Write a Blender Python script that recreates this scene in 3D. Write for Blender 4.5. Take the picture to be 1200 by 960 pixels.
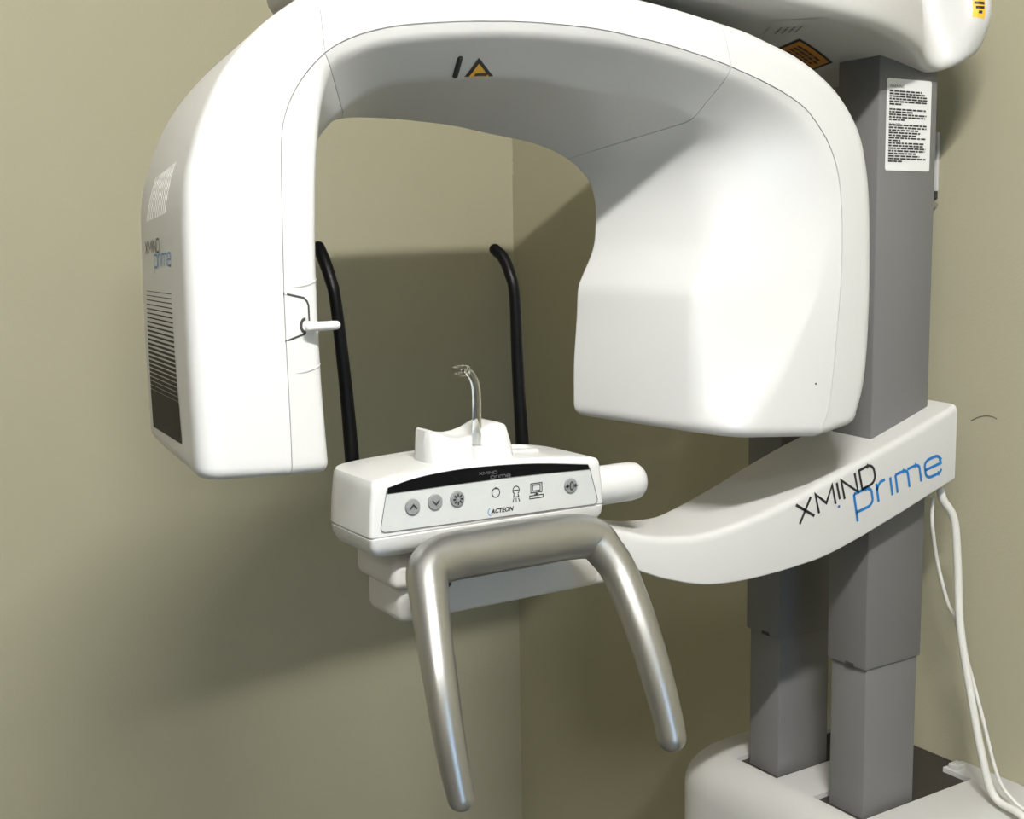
import bpy, bmesh, math, random
from mathutils import Vector, Matrix
from mathutils.bvhtree import BVHTree

for o in list(bpy.data.objects):
    bpy.data.objects.remove(o, do_unlink=True)
scene = bpy.context.scene
COL = scene.collection

# ------------------------------------------------------------------ camera
cam_data = bpy.data.cameras.new('camera')
cam_data.sensor_fit = 'HORIZONTAL'
cam_data.sensor_width = 36.0
cam_data.lens = 1420.0 / 1200.0 * 36.0
cam_data.clip_start = 0.05
cam = bpy.data.objects.new('camera', cam_data)
COL.objects.link(cam)
R = Vector((0.84621477, -0.53260694, -0.01582408))
U = Vector((0.0845265, 0.10485721, 0.99088861))
B = Vector((-0.52609489, -0.83984213, 0.13375112))
cam.matrix_world = Matrix(((R.x, U.x, B.x, 0.0), (R.y, U.y, B.y, 0.0), (R.z, U.z, B.z, 1.5), (0, 0, 0, 1)))
scene.camera = cam

# ------------------------------------------------------------------ world, light, exposure
world = bpy.data.worlds.new('room_ambience')
scene.world = world
world.use_nodes = True
bg = world.node_tree.nodes['Background']
bg.inputs['Color'].default_value = (0.45, 0.68, 1.0, 1)
bg.inputs['Strength'].default_value = 3.0

LAMP = Vector((0.17, -0.16, 2.72))      # centre of the fluorescent batten
LAMP_LEN, LAMP_R, LAMP_E = 0.62, 0.016, 1120.0
FILL_PANEL, FILL_PANEL_E = Vector((-1.60, -0.90, 2.79)), 32.0      # square fill panel, added out of view further left
scene.view_settings.view_transform = 'Standard'
scene.view_settings.look = 'None'
scene.view_settings.exposure = 0.0
scene.view_settings.gamma = 1.0
scene.view_settings.use_curve_mapping = False

# ------------------------------------------------------------------ materials
def new_mat(name):
    m = bpy.data.materials.new(name)
    m.use_nodes = True
    nt = m.node_tree
    return m, nt, nt.nodes['Principled BSDF']

def mat(name, col, rough=0.5, metal=0.0, spec=0.5, coat=0.0, noise=0.0, nscale=40.0, bump=0.0, bscale=300.0, vary_rough=0.0):
    m, nt, p = new_mat(name)
    p.inputs['Base Color'].default_value = (*col, 1)
    p.inputs['Roughness'].default_value = rough
    p.inputs['Metallic'].default_value = metal
    p.inputs['Specular IOR Level'].default_value = spec
    p.inputs['Coat Weight'].default_value = coat
    tc = nt.nodes.new('ShaderNodeTexCoord')
    if noise > 0:
        n = nt.nodes.new('ShaderNodeTexNoise'); n.inputs['Scale'].default_value = nscale; n.inputs['Detail'].default_value = 4
        nt.links.new(tc.outputs['Object'], n.inputs['Vector'])
        r = nt.nodes.new('ShaderNodeMapRange')
        r.inputs['To Min'].default_value = 1 - noise; r.inputs['To Max'].default_value = 1 + noise
        nt.links.new(n.outputs['Fac'], r.inputs['Value'])
        mx = nt.nodes.new('ShaderNodeVectorMath'); mx.operation = 'SCALE'
        mx.inputs[0].default_value = col
        nt.links.new(r.outputs['Result'], mx.inputs['Scale'])
        nt.links.new(mx.outputs['Vector'], p.inputs['Base Color'])
    if bump > 0:
        n2 = nt.nodes.new('ShaderNodeTexNoise'); n2.inputs['Scale'].default_value = bscale; n2.inputs['Detail'].default_value = 3
        nt.links.new(tc.outputs['Object'], n2.inputs['Vector'])
        b = nt.nodes.new('ShaderNodeBump'); b.inputs['Strength'].default_value = bump; b.inputs['Distance'].default_value = 0.002
        nt.links.new(n2.outputs['Fac'], b.inputs['Height'])
        nt.links.new(b.outputs['Normal'], p.inputs['Normal'])
    return m

M = {}
M['wall'] = mat('wall_paint', (0.412, 0.388, 0.276), 0.75, spec=0.25, noise=0.02, nscale=6, bump=0.25, bscale=220)
M['floor'] = mat('floor_vinyl', (0.12, 0.116, 0.108), 0.45, noise=0.06, nscale=12)
M['ceiling'] = mat('ceiling_paint', (0.72, 0.71, 0.68), 0.85, bump=0.2, bscale=160)
M['white'] = mat('white_plastic', (0.54, 0.54, 0.53), 0.33, spec=0.5, bump=0.03, bscale=900)
M['white2'] = mat('white_plastic_matt', (0.53, 0.525, 0.51), 0.42, spec=0.45, bump=0.05, bscale=700)
M['gap'] = mat('shadow_gap_rubber', (0.03, 0.03, 0.03), 0.8)
M['grey'] = mat('grey_powder_coat', (0.142, 0.140, 0.138), 0.5, spec=0.4, bump=0.08, bscale=900)
M['black'] = mat('black_rod_plastic', (0.0015, 0.0015, 0.0015), 0.45, spec=0.12)
M['ink'] = mat('black_print', (0.012, 0.012, 0.015), 0.5)
M['grille'] = mat('dark_vent_print', (0.014, 0.012, 0.009), 0.6, spec=0.2)
M['blue'] = mat('blue_print', (0.008, 0.16, 0.45), 0.45)
M['display'] = mat('black_gloss_display', (0.002, 0.002, 0.003), 0.3, spec=0.15)
M['dimink'] = mat('grey_print', (0.10, 0.10, 0.11), 0.5)
M['plate'] = mat('grey_white_face_plate', (0.45, 0.46, 0.45), 0.4)
M['button'] = mat('grey_button', (0.20, 0.205, 0.205), 0.5, noise=0.08, nscale=300)
M['silver'] = mat('silver_metallic_paint', (0.40, 0.395, 0.375), 0.34, metal=0.92, noise=0.12, nscale=1500)
M['paper'] = mat('label_paper', (0.66, 0.66, 0.65), 0.6)
M['yellow'] = mat('yellow_sticker', (0.78, 0.42, 0.02), 0.5)
M['orange'] = mat('orange_sticker', (0.60, 0.24, 0.03), 0.5)
M['cable'] = mat('white_cable_pvc', (0.66, 0.65, 0.60), 0.45)
M['scuff'] = mat('scuff_grey', (0.10, 0.095, 0.08), 0.8)
M['chip'] = mat('bare_plaster', (0.55, 0.51, 0.40), 0.9)
M['lit_lip'] = mat('lit_lip_paint', (0.80, 0.79, 0.74), 0.4)  # paler tone paints the light on the vent slot lips
M['slot_shade'] = mat('dark_slot_shade', (0.03, 0.026, 0.02), 0.7)
M['steel'] = mat('steel_screw', (0.6, 0.6, 0.6), 0.3, metal=1.0)
m, nt, p = new_mat('clear_acrylic')
p.inputs['Base Color'].default_value = (0.97, 0.98, 0.96, 1); p.inputs['Roughness'].default_value = 0.04
p.inputs['Transmission Weight'].default_value = 1.0; p.inputs['IOR'].default_value = 1.49
M['acrylic'] = m
m, nt, p = new_mat('lamp_diffuser')
p.inputs['Emission Color'].default_value = (1, 0.985, 0.955, 1); p.inputs['Emission Strength'].default_value = LAMP_E
M['lamp'] = m
m, nt, p = new_mat('fill_panel_diffuser')
p.inputs['Emission Color'].default_value = (1, 0.985, 0.96, 1); p.inputs['Emission Strength'].default_value = FILL_PANEL_E
M['fill_panel'] = m

# ------------------------------------------------------------------ helpers
def obj(name, me, material, parent=None, smooth=None):
    """link one mesh object; parent keeps world coordinates"""
    if isinstance(me, bmesh.types.BMesh):
        bm = me
        bmesh.ops.recalc_face_normals(bm, faces=bm.faces[:])
        me = bpy.data.meshes.new(name)
        bm.to_mesh(me); bm.free()
    if smooth is not None:
        for f in me.polygons: f.use_smooth = True
        me.set_sharp_from_angle(angle=math.radians(smooth))
    me.materials.clear(); me.materials.append(M[material])
    o = bpy.data.objects.new(name, me)
    COL.objects.link(o)
    if parent is not None:
        o.parent = parent
        o.matrix_parent_inverse = Matrix.Translation(-ORIGIN.get(parent.name, Vector((0, 0, 0))))
    return o
ORIGIN = {}

def tag(o, label, cat, group=None, kind=None):
    o['label'] = label; o['category'] = cat
    if group: o['group'] = group
    if kind: o['kind'] = kind

def struct(o, label, cat):
    o['kind'] = 'structure'; o['label'] = label; o['category'] = cat

def catmull(pts, per=8):
    P = [Vector(p) for p in pts]
    out = []
    n = len(P)
    for i in range(n - 1):
        p0 = P[i - 1] if i > 0 else P[i] * 2 - P[i + 1]
        p1, p2 = P[i], P[i + 1]
        p3 = P[i + 2] if i + 2 < n else P[i + 1] * 2 - P[i]
        for k in range(per):
            t = k / per
            out.append(0.5 * ((2 * p1) + (p2 - p0) * t + (2 * p0 - 5 * p1 + 4 * p2 - p3) * t * t + (3 * p1 - p0 - 3 * p2 + p3) * t ** 3))
    out.append(P[-1].copy())
    return out

def resample(pts, n):
    d = [0.0]
    for a, b in zip(pts, pts[1:]): d.append(d[-1] + (b - a).length)
    L = d[-1]; out = []; j = 0
    for i in range(n):
        s = L * i / (n - 1)
        while j < len(d) - 2 and d[j + 1] < s: j += 1
        seg = d[j + 1] - d[j]
        t = 0 if seg < 1e-9 else (s - d[j]) / seg
        out.append(pts[j].lerp(pts[j + 1], min(max(t, 0), 1)))
    return out

def round_poly(pts, radii, n=5):
    """closed polygon -> the same with every corner rounded, constant point count"""
    out = []
    m = len(pts)
    for i in range(m):
        p, a, b = pts[i], pts[i - 1], pts[(i + 1) % m]
        da, db = (a - p), (b - p)
        r = radii[i]
        if r <= 0:
            out.append(p.copy()); continue
        ra = min(r, da.length * 0.48); rb = min(r, db.length * 0.48)
        s = p + da.normalized() * ra; e = p + db.normalized() * rb
        for k in range(n + 1):
            t = k / n
            out.append(s * (1 - t) ** 2 + p * 2 * t * (1 - t) + e * t * t)
    return out

def loft_bm(sections, cap=(True, True), closed=True):
    bm = bmesh.new()
    rings = [[bm.verts.new(p) for p in s] for s in sections]
    n = len(rings[0])
    for a, b in zip(rings, rings[1:]):
        for i in range(n if closed else n - 1):
            j = (i + 1) % n
            bm.faces.new((a[i], a[j], b[j], b[i]))
    if cap[0]: bm.faces.new(rings[0][::-1])
    if cap[1]: bm.faces.new(rings[-1])
    return bm

def tube_bm(path, radii, seg=20, flat=1.0, flatdir=Vector((0, 1, 0)), hemi=True):
    """path of vectors, radius per point, rounded ends"""
    path = [Vector(p) for p in path]
    n = len(path)
    tans = []
    for i in range(n):
        t = (path[min(i + 1, n - 1)] - path[max(i - 1, 0)]); tans.append(t.normalized())
    ref = flatdir - tans[0] * flatdir.dot(tans[0])
    if ref.length < 1e-3: ref = Vector((1, 0, 0)) - tans[0] * tans[0].x
    ref.normalize()
    secs = []
    def ring(c, t, ref, r):
        bi = t.cross(ref)
        return [c + ref * (math.cos(2 * math.pi * k / seg) * r * flat) + bi * (math.sin(2 * math.pi * k / seg) * r) for k in range(seg)]
    refs = []
    for i in range(n):
        ref = ref - tans[i] * ref.dot(tans[i]); ref.normalize(); refs.append(ref.copy())
    if hemi:
        for k in range(6):
            a = math.radians(8 + k * 15)
            secs.append(ring(path[0] - tans[0] * radii[0] * math.cos(a), tans[0], refs[0], radii[0] * math.sin(a)))
    for i in range(n): secs.append(ring(path[i], tans[i], refs[i], radii[i]))
    if hemi:
        for k in range(5, -1, -1):
            a = math.radians(8 + k * 15)
            secs.append(ring(path[-1] + tans[-1] * radii[-1] * math.cos(a), tans[-1], refs[-1], radii[-1] * math.sin(a)))
    return loft_bm(secs)

def smooth_tube(pts, radii, n=40, **kw):
    dense = catmull(pts, 10)
    rp = []
    for i in range(len(radii) - 1):
        for k in range(10): rp.append(radii[i] + (radii[i + 1] - radii[i]) * k / 10)
    rp.append(radii[-1])
    return tube_bm(dense, rp, **kw)

def box_bm(x0, x1, y0, y1, z0, z1, bev=0.0, seg=2):
    bm = bmesh.new()
    v = [bm.verts.new((x, y, z)) for x in (x0, x1) for y in (y0, y1) for z in (z0, z1)]
    for f in ((0, 1, 3, 2), (4, 6, 7, 5), (0, 4, 5, 1), (2, 3, 7, 6), (0, 2, 6, 4), (1, 5, 7, 3)):
        bm.faces.new([v[i] for i in f])
    bmesh.ops.recalc_face_normals(bm, faces=bm.faces[:])
    if bev > 0:
        bmesh.ops.bevel(bm, geom=bm.edges[:], offset=bev, segments=seg, profile=0.5, affect='EDGES')
    return bm

def merge(bms):
    out = bmesh.new()
    for b in bms:
        me = bpy.data.meshes.new('t'); b.to_mesh(me); b.free(); out.from_mesh(me); bpy.data.meshes.remove(me)
    return out

def prism_bm(poly, d):
    """flat polygon (list of Vector) extruded by vector d"""
    bm = bmesh.new()
    a = [bm.verts.new(p) for p in poly]; b = [bm.verts.new(p + d) for p in poly]
    n = len(a)
    bm.faces.new(a[::-1]); bm.faces.new(b)
    for i in range(n): bm.faces.new((a[i], a[(i + 1) % n], b[(i + 1) % n], b[i]))
    return bm

def ribbons_bm(strokes, width, mp, sub=0):
    """strokes: 2-D polylines; every stroke becomes a mitred ribbon, mp maps (u, v) to space"""
    bm = bmesh.new()
    for st in strokes:
        pts = [Vector((a, b)) for a, b in st]
        if len(pts) < 2: continue
        if sub:
            q = []
            for a, b in zip(pts, pts[1:]):
                k = max(1, int((b - a).length / sub))
                for i in range(k): q.append(a.lerp(b, i / k))
            q.append(pts[-1]); pts = q
        closed = (pts[0] - pts[-1]).length < 1e-6
        if closed: pts = pts[:-1]
        n = len(pts); L = []; Rr = []
        for i in range(n):
            a = pts[i - 1] if (i > 0 or closed) else None
            b = pts[(i + 1) % n] if (i < n - 1 or closed) else None
            d1 = (pts[i] - a).normalized() if a is not None else None
            d2 = (b - pts[i]).normalized() if b is not None else None
            if d1 is None: d1 = d2
            if d2 is None: d2 = d1
            n1 = Vector((-d1.y, d1.x)); n2 = Vector((-d2.y, d2.x))
            mm = n1 + n2
            if mm.length < 1e-4: mm = n1.copy()
            mm.normalize()
            k = min(1.0 / max(mm.dot(n1), 0.35), 2.2)
            L.append(bm.verts.new(mp(*(pts[i] + mm * width * 0.5 * k)))); Rr.append(bm.verts.new(mp(*(pts[i] - mm * width * 0.5 * k))))
        for i in range(n if closed else n - 1):
            j = (i + 1) % n
            bm.faces.new((L[i], Rr[i], Rr[j], L[j]))
    return bm

def arc(cx, cy, rx, ry, a0, a1, n=12):
    return [(cx + rx * math.cos(math.radians(a0 + (a1 - a0) * i / n)), cy + ry * math.sin(math.radians(a0 + (a1 - a0) * i / n))) for i in range(n + 1)]

GLYPH = {
    'X': (0.95, [[(0, 0), (0.95, 1)], [(0, 1), (0.95, 0)]]),
    'M': (1.10, [[(0, 0), (0, 1), (0.55, 0.30), (1.10, 1), (1.10, 0)]]),
    'I': (0.0, [[(0, 0.12), (0, 1)]]),
    'N': (0.90, [[(0, 0), (0, 1), (0.90, 0), (0.90, 1)]]),
    'D': (0.95, [[(0, 0), (0, 1), (0.55, 1)] + arc(0.55, 0.6, 0.40, 0.40, 90, 0, 6) + arc(0.55, 0.4, 0.40, 0.40, 0, -90, 6) + [(0, 0)]]),
    'p': (0.95, [[(0, -0.5), (0, 1)], [(0, 1), (0.62, 1)] + arc(0.62, 0.67, 0.33, 0.33, 90, 0, 5) + arc(0.62, 0.33, 0.33, 0.33, 0, -90, 5) + [(0, 0)]]),
    'r': (0.50, [[(0, 0), (0, 1)], [(0, 0.62), (0.08, 0.85), (0.25, 1), (0.50, 1)]]),
    'i': (0.0, [[(0, 0), (0, 1)]]),
    'm': (1.40, [[(0, 0), (0, 1)], [(0, 1), (0.45, 1)] + arc(0.45, 0.75, 0.25, 0.25, 90, 0, 5) + [(0.70, 0)], [(0.70, 1), (1.15, 1)] + arc(1.15, 0.75, 0.25, 0.25, 90, 0, 5) + [(1.40, 0)]]),
    'e': (0.95, [[(0, 0.5), (0.95, 0.5), (0.95, 0.68)] + arc(0.63, 0.68, 0.32, 0.32, 0, 90, 5) + arc(0.32, 0.68, 0.32, 0.32, 90, 180, 5) + arc(0.32, 0.32, 0.32, 0.32, 180, 270, 5) + [(0.72, 0)] + arc(0.72, 0.22, 0.22, 0.22, -90, -10, 4)]),
}
def word(txt, gap=0.30):
    x = 0.0; out = []
    for ch in txt:
        w, ss = GLYPH[ch]
        for s in ss: out.append([(x + a, b) for a, b in s])
        x += w + gap
    return out, x - gap
def word_mesh(txt, O, Ue, Ve, width, off, sub=0, proj=None):
    """word laid from O (baseline start) to Ue (baseline end) with height O->Ve"""
    O, Ue, Ve = Vector(O), Vector(Ue), Vector(Ve)
    ss, w = word(txt)
    du = (Ue - O) / w; dv = Ve - O
    asp = du.length / dv.length
    # widen strokes evenly: work in metric units
    ss = [[(a * du.length, b * dv.length) for a, b in s] for s in ss]
    uh, vh = du.normalized(), dv.normalized()
    def mp(u, v):
        q = O + uh * u + vh * v + off
        return proj(q) if proj else q
    return ribbons_bm(ss, width, mp, sub)

def font_bm(txt, O, du, dv, size, shear=0.0, bold=0.0):
    """built-in font laid out on the plane O + du*x + dv*y"""
    cu = bpy.data.curves.new('t', 'FONT'); cu.body = txt; cu.size = size; cu.shear = shear; cu.resolution_u = 3; cu.offset = size * bold
    o = bpy.data.objects.new('t', cu); COL.objects.link(o)
    dg = bpy.context.evaluated_depsgraph_get(); dg.update()
    me = bpy.data.meshes.new_from_object(o.evaluated_get(dg))
    bm = bmesh.new(); bm.from_mesh(me)
    bpy.data.objects.remove(o, do_unlink=True); bpy.data.curves.remove(cu); bpy.data.meshes.remove(me)
    for v in bm.verts:
        v.co = O + du * v.co.x + dv * v.co.y
    return bm

# ------------------------------------------------------------------ the room
WX, WY, CZ, FZ = 1.66, 2.6314, 2.80, -0.20
wall_left = obj('wall_left', box_bm(-3.2, WX, WY, WY + 0.12, FZ, CZ), 'wall')
struct(wall_left, 'beige painted wall behind the vented head of the machine', 'wall')
wall_right = obj('wall_right', box_bm(WX, WX + 0.12, -2.6, WY + 0.12, FZ, CZ), 'wall')
struct(wall_right, 'beige painted wall behind the twin grey columns', 'wall')
floor = obj('floor', box_bm(-3.2, WX + 0.12, -2.6, WY + 0.12, FZ - 0.06, FZ), 'floor')
struct(floor, 'plain grey vinyl floor under the machine', 'floor')
ceiling = obj('ceiling', box_bm(-3.2, WX + 0.12, -2.6, WY + 0.12, CZ, CZ + 0.06), 'ceiling')
struct(ceiling, 'plain white painted ceiling above the machine', 'ceiling')
wall_back = obj('wall_back', merge([box_bm(-3.2, -0.75, -2.72, -2.6, FZ, CZ), box_bm(0.55, WX + 0.12, -2.72, -2.6, FZ, CZ), box_bm(-0.75, 0.55, -2.72, -2.6, 2.05, CZ)]), 'wall')  # doorway is made up, lets the bluish world light in as fill
struct(wall_back, 'beige painted wall behind the viewer with an added doorway for cool fill light', 'wall')
wall_side = obj('wall_side', box_bm(-3.32, -3.2, -2.72, WY + 0.12, FZ, CZ), 'wall')
struct(wall_side, 'beige painted wall left of the viewer', 'wall')
# hairline scuff on the right wall, chipped paint in the corner
sc = catmull([(WX - 0.0003, 1.2502, 1.208), (WX - 0.0003, 1.2312, 1.217), (WX - 0.0003, 1.2123, 1.2191), (WX - 0.0003, 1.2028, 1.2161)], 6)
obj('scuff_mark', tube_bm(sc, [0.0007] * len(sc), seg=6), 'scuff', wall_right)
random.seed(3)
for z0, z1, w in ((1.678, 1.712, 0.006), (1.716, 1.772, 0.0035)):
    pl = []
    for i in range(9):
        pl.append(Vector((WX - 0.0006, WY - 0.0005 - w * random.uniform(0.5, 1.0), z0 + (z1 - z0) * i / 8)))
    pl += [Vector((WX - 0.0006, WY - 0.0002, z1)), Vector((WX - 0.0006, WY - 0.0002, z0))]
    obj('paint_chip', prism_bm(pl, Vector((0.0005, 0, 0))), 'chip', wall_right)

# ------------------------------------------------------------------ ceiling lamp above the camera
lamp = bpy.data.objects.new('ceiling_lamp', None); COL.objects.link(lamp)
lamp.location = (LAMP.x, LAMP.y, CZ); ORIGIN[lamp.name] = Vector(lamp.location)
tag(lamp, 'long white fluorescent batten on the ceiling above the viewer', 'ceiling lamp')
hl_ = LAMP_LEN / 2
obj('lamp_body', box_bm(LAMP.x - hl_ - .03, LAMP.x + hl_ + .03, LAMP.y - .03, LAMP.y + .03, LAMP.z + .035, CZ, .004), 'white', lamp)
for sx in (-1, 1):
    xe = LAMP.x + sx * (hl_ + .012)
    obj('tube_holder', box_bm(xe - .010, xe + .010, LAMP.y - .014, LAMP.y + .014, LAMP.z - .014, LAMP.z + .04, .003), 'white', lamp)
obj('fluorescent_tube', loft_bm([[Vector((LAMP.x + sx * hl_, LAMP.y + LAMP_R * math.cos(math.pi * k / 5), LAMP.z + LAMP_R * math.sin(math.pi * k / 5))) for k in range(10)] for sx in (-1, 1)]), 'lamp', lamp, 80)
fill_panel = bpy.data.objects.new('ceiling_fill_panel', None); COL.objects.link(fill_panel)  # added fill light, brightens the right wall and the vented side
fill_panel.location = (FILL_PANEL.x, FILL_PANEL.y, CZ); ORIGIN[fill_panel.name] = Vector(fill_panel.location)
tag(fill_panel, 'square white fill light panel, added unseen in the ceiling far left of the viewer', 'ceiling lamp')
obj('fill_panel_frame', merge([box_bm(FILL_PANEL.x - .32, FILL_PANEL.x - .30, FILL_PANEL.y - .32, FILL_PANEL.y + .32, CZ - .015, CZ), box_bm(FILL_PANEL.x + .30, FILL_PANEL.x + .32, FILL_PANEL.y - .32, FILL_PANEL.y + .32, CZ - .015, CZ),
    box_bm(FILL_PANEL.x - .30, FILL_PANEL.x + .30, FILL_PANEL.y - .32, FILL_PANEL.y - .30, CZ - .015, CZ), box_bm(FILL_PANEL.x - .30, FILL_PANEL.x + .30, FILL_PANEL.y + .30, FILL_PANEL.y + .32, CZ - .015, CZ)]), 'white', fill_panel)
obj('fill_panel_diffuser', box_bm(FILL_PANEL.x - .30, FILL_PANEL.x + .30, FILL_PANEL.y - .30, FILL_PANEL.y + .30, CZ - .012, CZ - .002), 'fill_panel', fill_panel)
def ringrev(cx, cy, prof, seg=36):
    secs = []
    for r, z in prof: secs.append([Vector((cx + r * math.cos(2 * math.pi * k / seg), cy + r * math.sin(2 * math.pi * k / seg), z)) for k in range(seg)])
    return secs

# ------------------------------------------------------------------ the x-ray machine
ROOT = bpy.data.objects.new('panoramic_xray_machine', None); COL.objects.link(ROOT)
ROOT.location = (1.43, 1.33, FZ); ORIGIN[ROOT.name] = Vector(ROOT.location)
tag(ROOT, 'white dental panoramic x-ray machine with arched rotating arm on twin grey columns', 'x-ray machine')
def part(name, me, material, smooth=None, parent=None, label=None):
    o = obj(name, me, material, parent or ROOT, smooth)
    if (parent or ROOT) is not ROOT:
        o.matrix_parent_inverse = Matrix.Identity(4)
    if label: o['label'] = label
    return o

# ---- rotating C-arm: five guide curves in (X, Z), one depth Y each
# segments: bottom of vented head -> joint | arch | joint -> corner | corner -> crease | crease -> bottom of flared head
Yb, Yf = 1.345, 1.100
CURVES = {
 'OB': (1.340, [[(.363, 1.310), (.362, 1.41), (.364, 1.50), (.367, 1.555), (.380, 1.597), (.401, 1.640), (.435, 1.681), (.475, 1.716), (.508, 1.741), (.545, 1.763)],
                [(.545, 1.763), (.62, 1.780), (.70, 1.786), (.78, 1.787), (.86, 1.780), (.93, 1.768), (.985, 1.756)],
                [(.985, 1.756), (1.05, 1.742), (1.11, 1.722), (1.155, 1.70), (1.19, 1.674), (1.222, 1.636)],
                [(1.222, 1.636), (1.240, 1.58), (1.247, 1.51), (1.249, 1.43)],
                [(1.249, 1.43), (1.247, 1.36), (1.236, 1.284)]]),
 'OF': (1.100, [[(.343, 1.297), (.341, 1.40), (.343, 1.54), (.353, 1.592), (.368, 1.632), (.388, 1.668), (.418, 1.702), (.448, 1.726), (.480, 1.745)],
                [(.480, 1.745), (.53, 1.762), (.60, 1.775), (.68, 1.782), (.76, 1.781), (.84, 1.775), (.915, 1.768), (.985, 1.758)],
                [(.985, 1.758), (1.03, 1.751), (1.072, 1.740), (1.114, 1.728), (1.158, 1.708), (1.195, 1.682), (1.228, 1.643)],
                [(1.228, 1.643), (1.243, 1.604), (1.252, 1.557), (1.256, 1.49), (1.257, 1.43)],
                [(1.257, 1.43), (1.255, 1.36), (1.249, 1.310), (1.237, 1.276)]]),
 'P1': (1.100, [[(.435, 1.292), (.435, 1.339), (.434, 1.409), (.434, 1.459), (.436, 1.559), (.438, 1.605), (.4425, 1.626), (.451, 1.645), (.465, 1.665), (.485, 1.685)],
                [(.485, 1.685), (.504, 1.697), (.531, 1.708), (.57, 1.7175), (.625, 1.725), (.668, 1.729), (.712, 1.732), (.761, 1.733), (.811, 1.732), (.861, 1.7275), (.915, 1.721), (.971, 1.711), (1.002, 1.704)],
                [(1.002, 1.704), (1.05, 1.691), (1.091, 1.677), (1.124, 1.661), (1.150, 1.638), (1.168, 1.615)],
                [(1.168, 1.615), (1.182, 1.584), (1.189, 1.545), (1.192, 1.502), (1.191, 1.45)],
                [(1.191, 1.45), (1.187, 1.397), (1.180, 1.328), (1.172, 1.282), (1.163, 1.263)]]),
 'P2': (1.105, [[(.477, 1.290), (.476, 1.308), (.473, 1.362), (.472, 1.394), (.471, 1.454), (.471, 1.493), (.473, 1.547), (.475, 1.585), (.478, 1.611), (.482, 1.640), (.492, 1.674)],
                [(.492, 1.674), (.520, 1.689), (.546, 1.698), (.60, 1.708), (.656, 1.7145), (.701, 1.718), (.765, 1.720), (.831, 1.719), (.902, 1.711), (1.0, 1.693)],
                [(1.0, 1.693), (1.055, 1.677), (1.090, 1.661), (1.118, 1.643), (1.138, 1.622), (1.150, 1.600)],
                [(1.150, 1.600), (1.165, 1.565), (1.172, 1.535), (1.171, 1.50), (1.160, 1.445)],
                [(1.160, 1.445), (1.150, 1.425), (1.125, 1.383), (1.088, 1.334), (1.050, 1.298), (1.020, 1.274)]]),
 'P3': (1.160, [[(.484, 1.290), (.484, 1.40), (.485, 1.50), (.488, 1.55), (.497, 1.60), (.512, 1.623), (.529, 1.637)],
                [(.529, 1.637), (.549, 1.652), (.572, 1.664), (.594, 1.670), (.658, 1.678), (.706, 1.682), (.75, 1.684), (.802, 1.681), (.872, 1.675), (.947, 1.662), (.993, 1.648)],
                [(.993, 1.648), (1.015, 1.638), (1.035, 1.622), (1.045, 1.595)],
                [(1.045, 1.595), (1.048, 1.55), (1.038, 1.50), (1.015, 1.46), (1.002, 1.44)],
                [(1.002, 1.44), (.998, 1.415), (.996, 1.37), (.997, 1.276)]]),
 'P4': (1.345, [[(.492, 1.295), (.494, 1.40), (.498, 1.50), (.510, 1.56), (.530, 1.605), (.565, 1.638), (.612, 1.652)],
                [(.612, 1.652), (.664, 1.654), (.713, 1.652), (.764, 1.648), (.816, 1.640), (.872, 1.632), (.909, 1.622), (.932, 1.612)],
                [(.932, 1.612), (.951, 1.600), (.968, 1.583)],
                [(.968, 1.583), (.976, 1.562), (.978, 1.542), (.976, 1.506), (.969, 1.484), (.955, 1.458), (.948, 1.441)],
                [(.948, 1.441), (.945, 1.40), (.940, 1.343), (.939, 1.286)]]),
}
SEGN = [46, 44, 22, 26, 24]
G = {}
for k, (Y, segs) in CURVES.items():
    full = [Vector((x, Y, z)) for x, z in segs[0]]
    idx = [0, len(full) - 1]
    for s in segs[1:]:
        full += [Vector((x, Y, z)) for x, z in s[1:]]; idx.append(len(full) - 1)
    dense = catmull(full, 8)
    G[k] = [resample(dense[idx[i] * 8: idx[i + 1] * 8 + 1], SEGN[i]) for i in range(5)]

def carm_section(seg, i):
    q = {k: G[k][seg][i] for k in G}
    t = i / (SEGN[seg] - 1)
    r3 = {0: 0.010, 1: 0.010, 2: 0.010 + 0.05 * t, 3: 0.06 - 0.045 * t, 4: 0.015}[seg]
    r2 = {0: 0.010, 1: 0.010, 2: 0.010 + 0.025 * t, 3: 0.035 - 0.030 * t, 4: 0.004 + 0.03 * t * t}[seg]
    d1 = (q['OF'] - q['P1']).normalized(); d2 = (q['P2'] - q['P1']).normalized()
    w = 0.0007
    pts = [q['OB'], q['OF'], q['P1'] + d1 * w, q['P1'] + d1 * w + Vector((0, .0025, 0)), q['P1'] + d2 * w + Vector((0, .0025, 0)), q['P1'] + d2 * w, q['P2'], q['P3'], q['P4']]
    return round_poly(pts, [0.022, 0.024, 0, 0, 0, 0, r2, r3, 0.006], 6)

def cap_round(sec, r, n, direction):
    """extra sections that round a closed end off"""
    c = sum(sec, Vector()) / len(sec)
    out = []
    for k in range(1, n + 1):
        a = math.radians(90 * k / n)
        inset = r * (1 - math.cos(a)); drop = r * math.sin(a)
        row = []
        for p in sec:
            d = c - p; L = d.length
            row.append(p + d * min(inset / max(L, 1e-6), 0.9) + direction * drop)
        out.append(row)
    return out
down = Vector((0, 0, -1))
# vented head
secs = [carm_section(0, i) for i in range(SEGN[0])]
vh = cap_round(secs[0], 0.012, 5, down)[::-1] + secs
bm = loft_bm(vh)
vented_head = part('vented_head', bm, 'white', 38, label='slim white head with printed dark vent and logo on its side')
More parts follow.
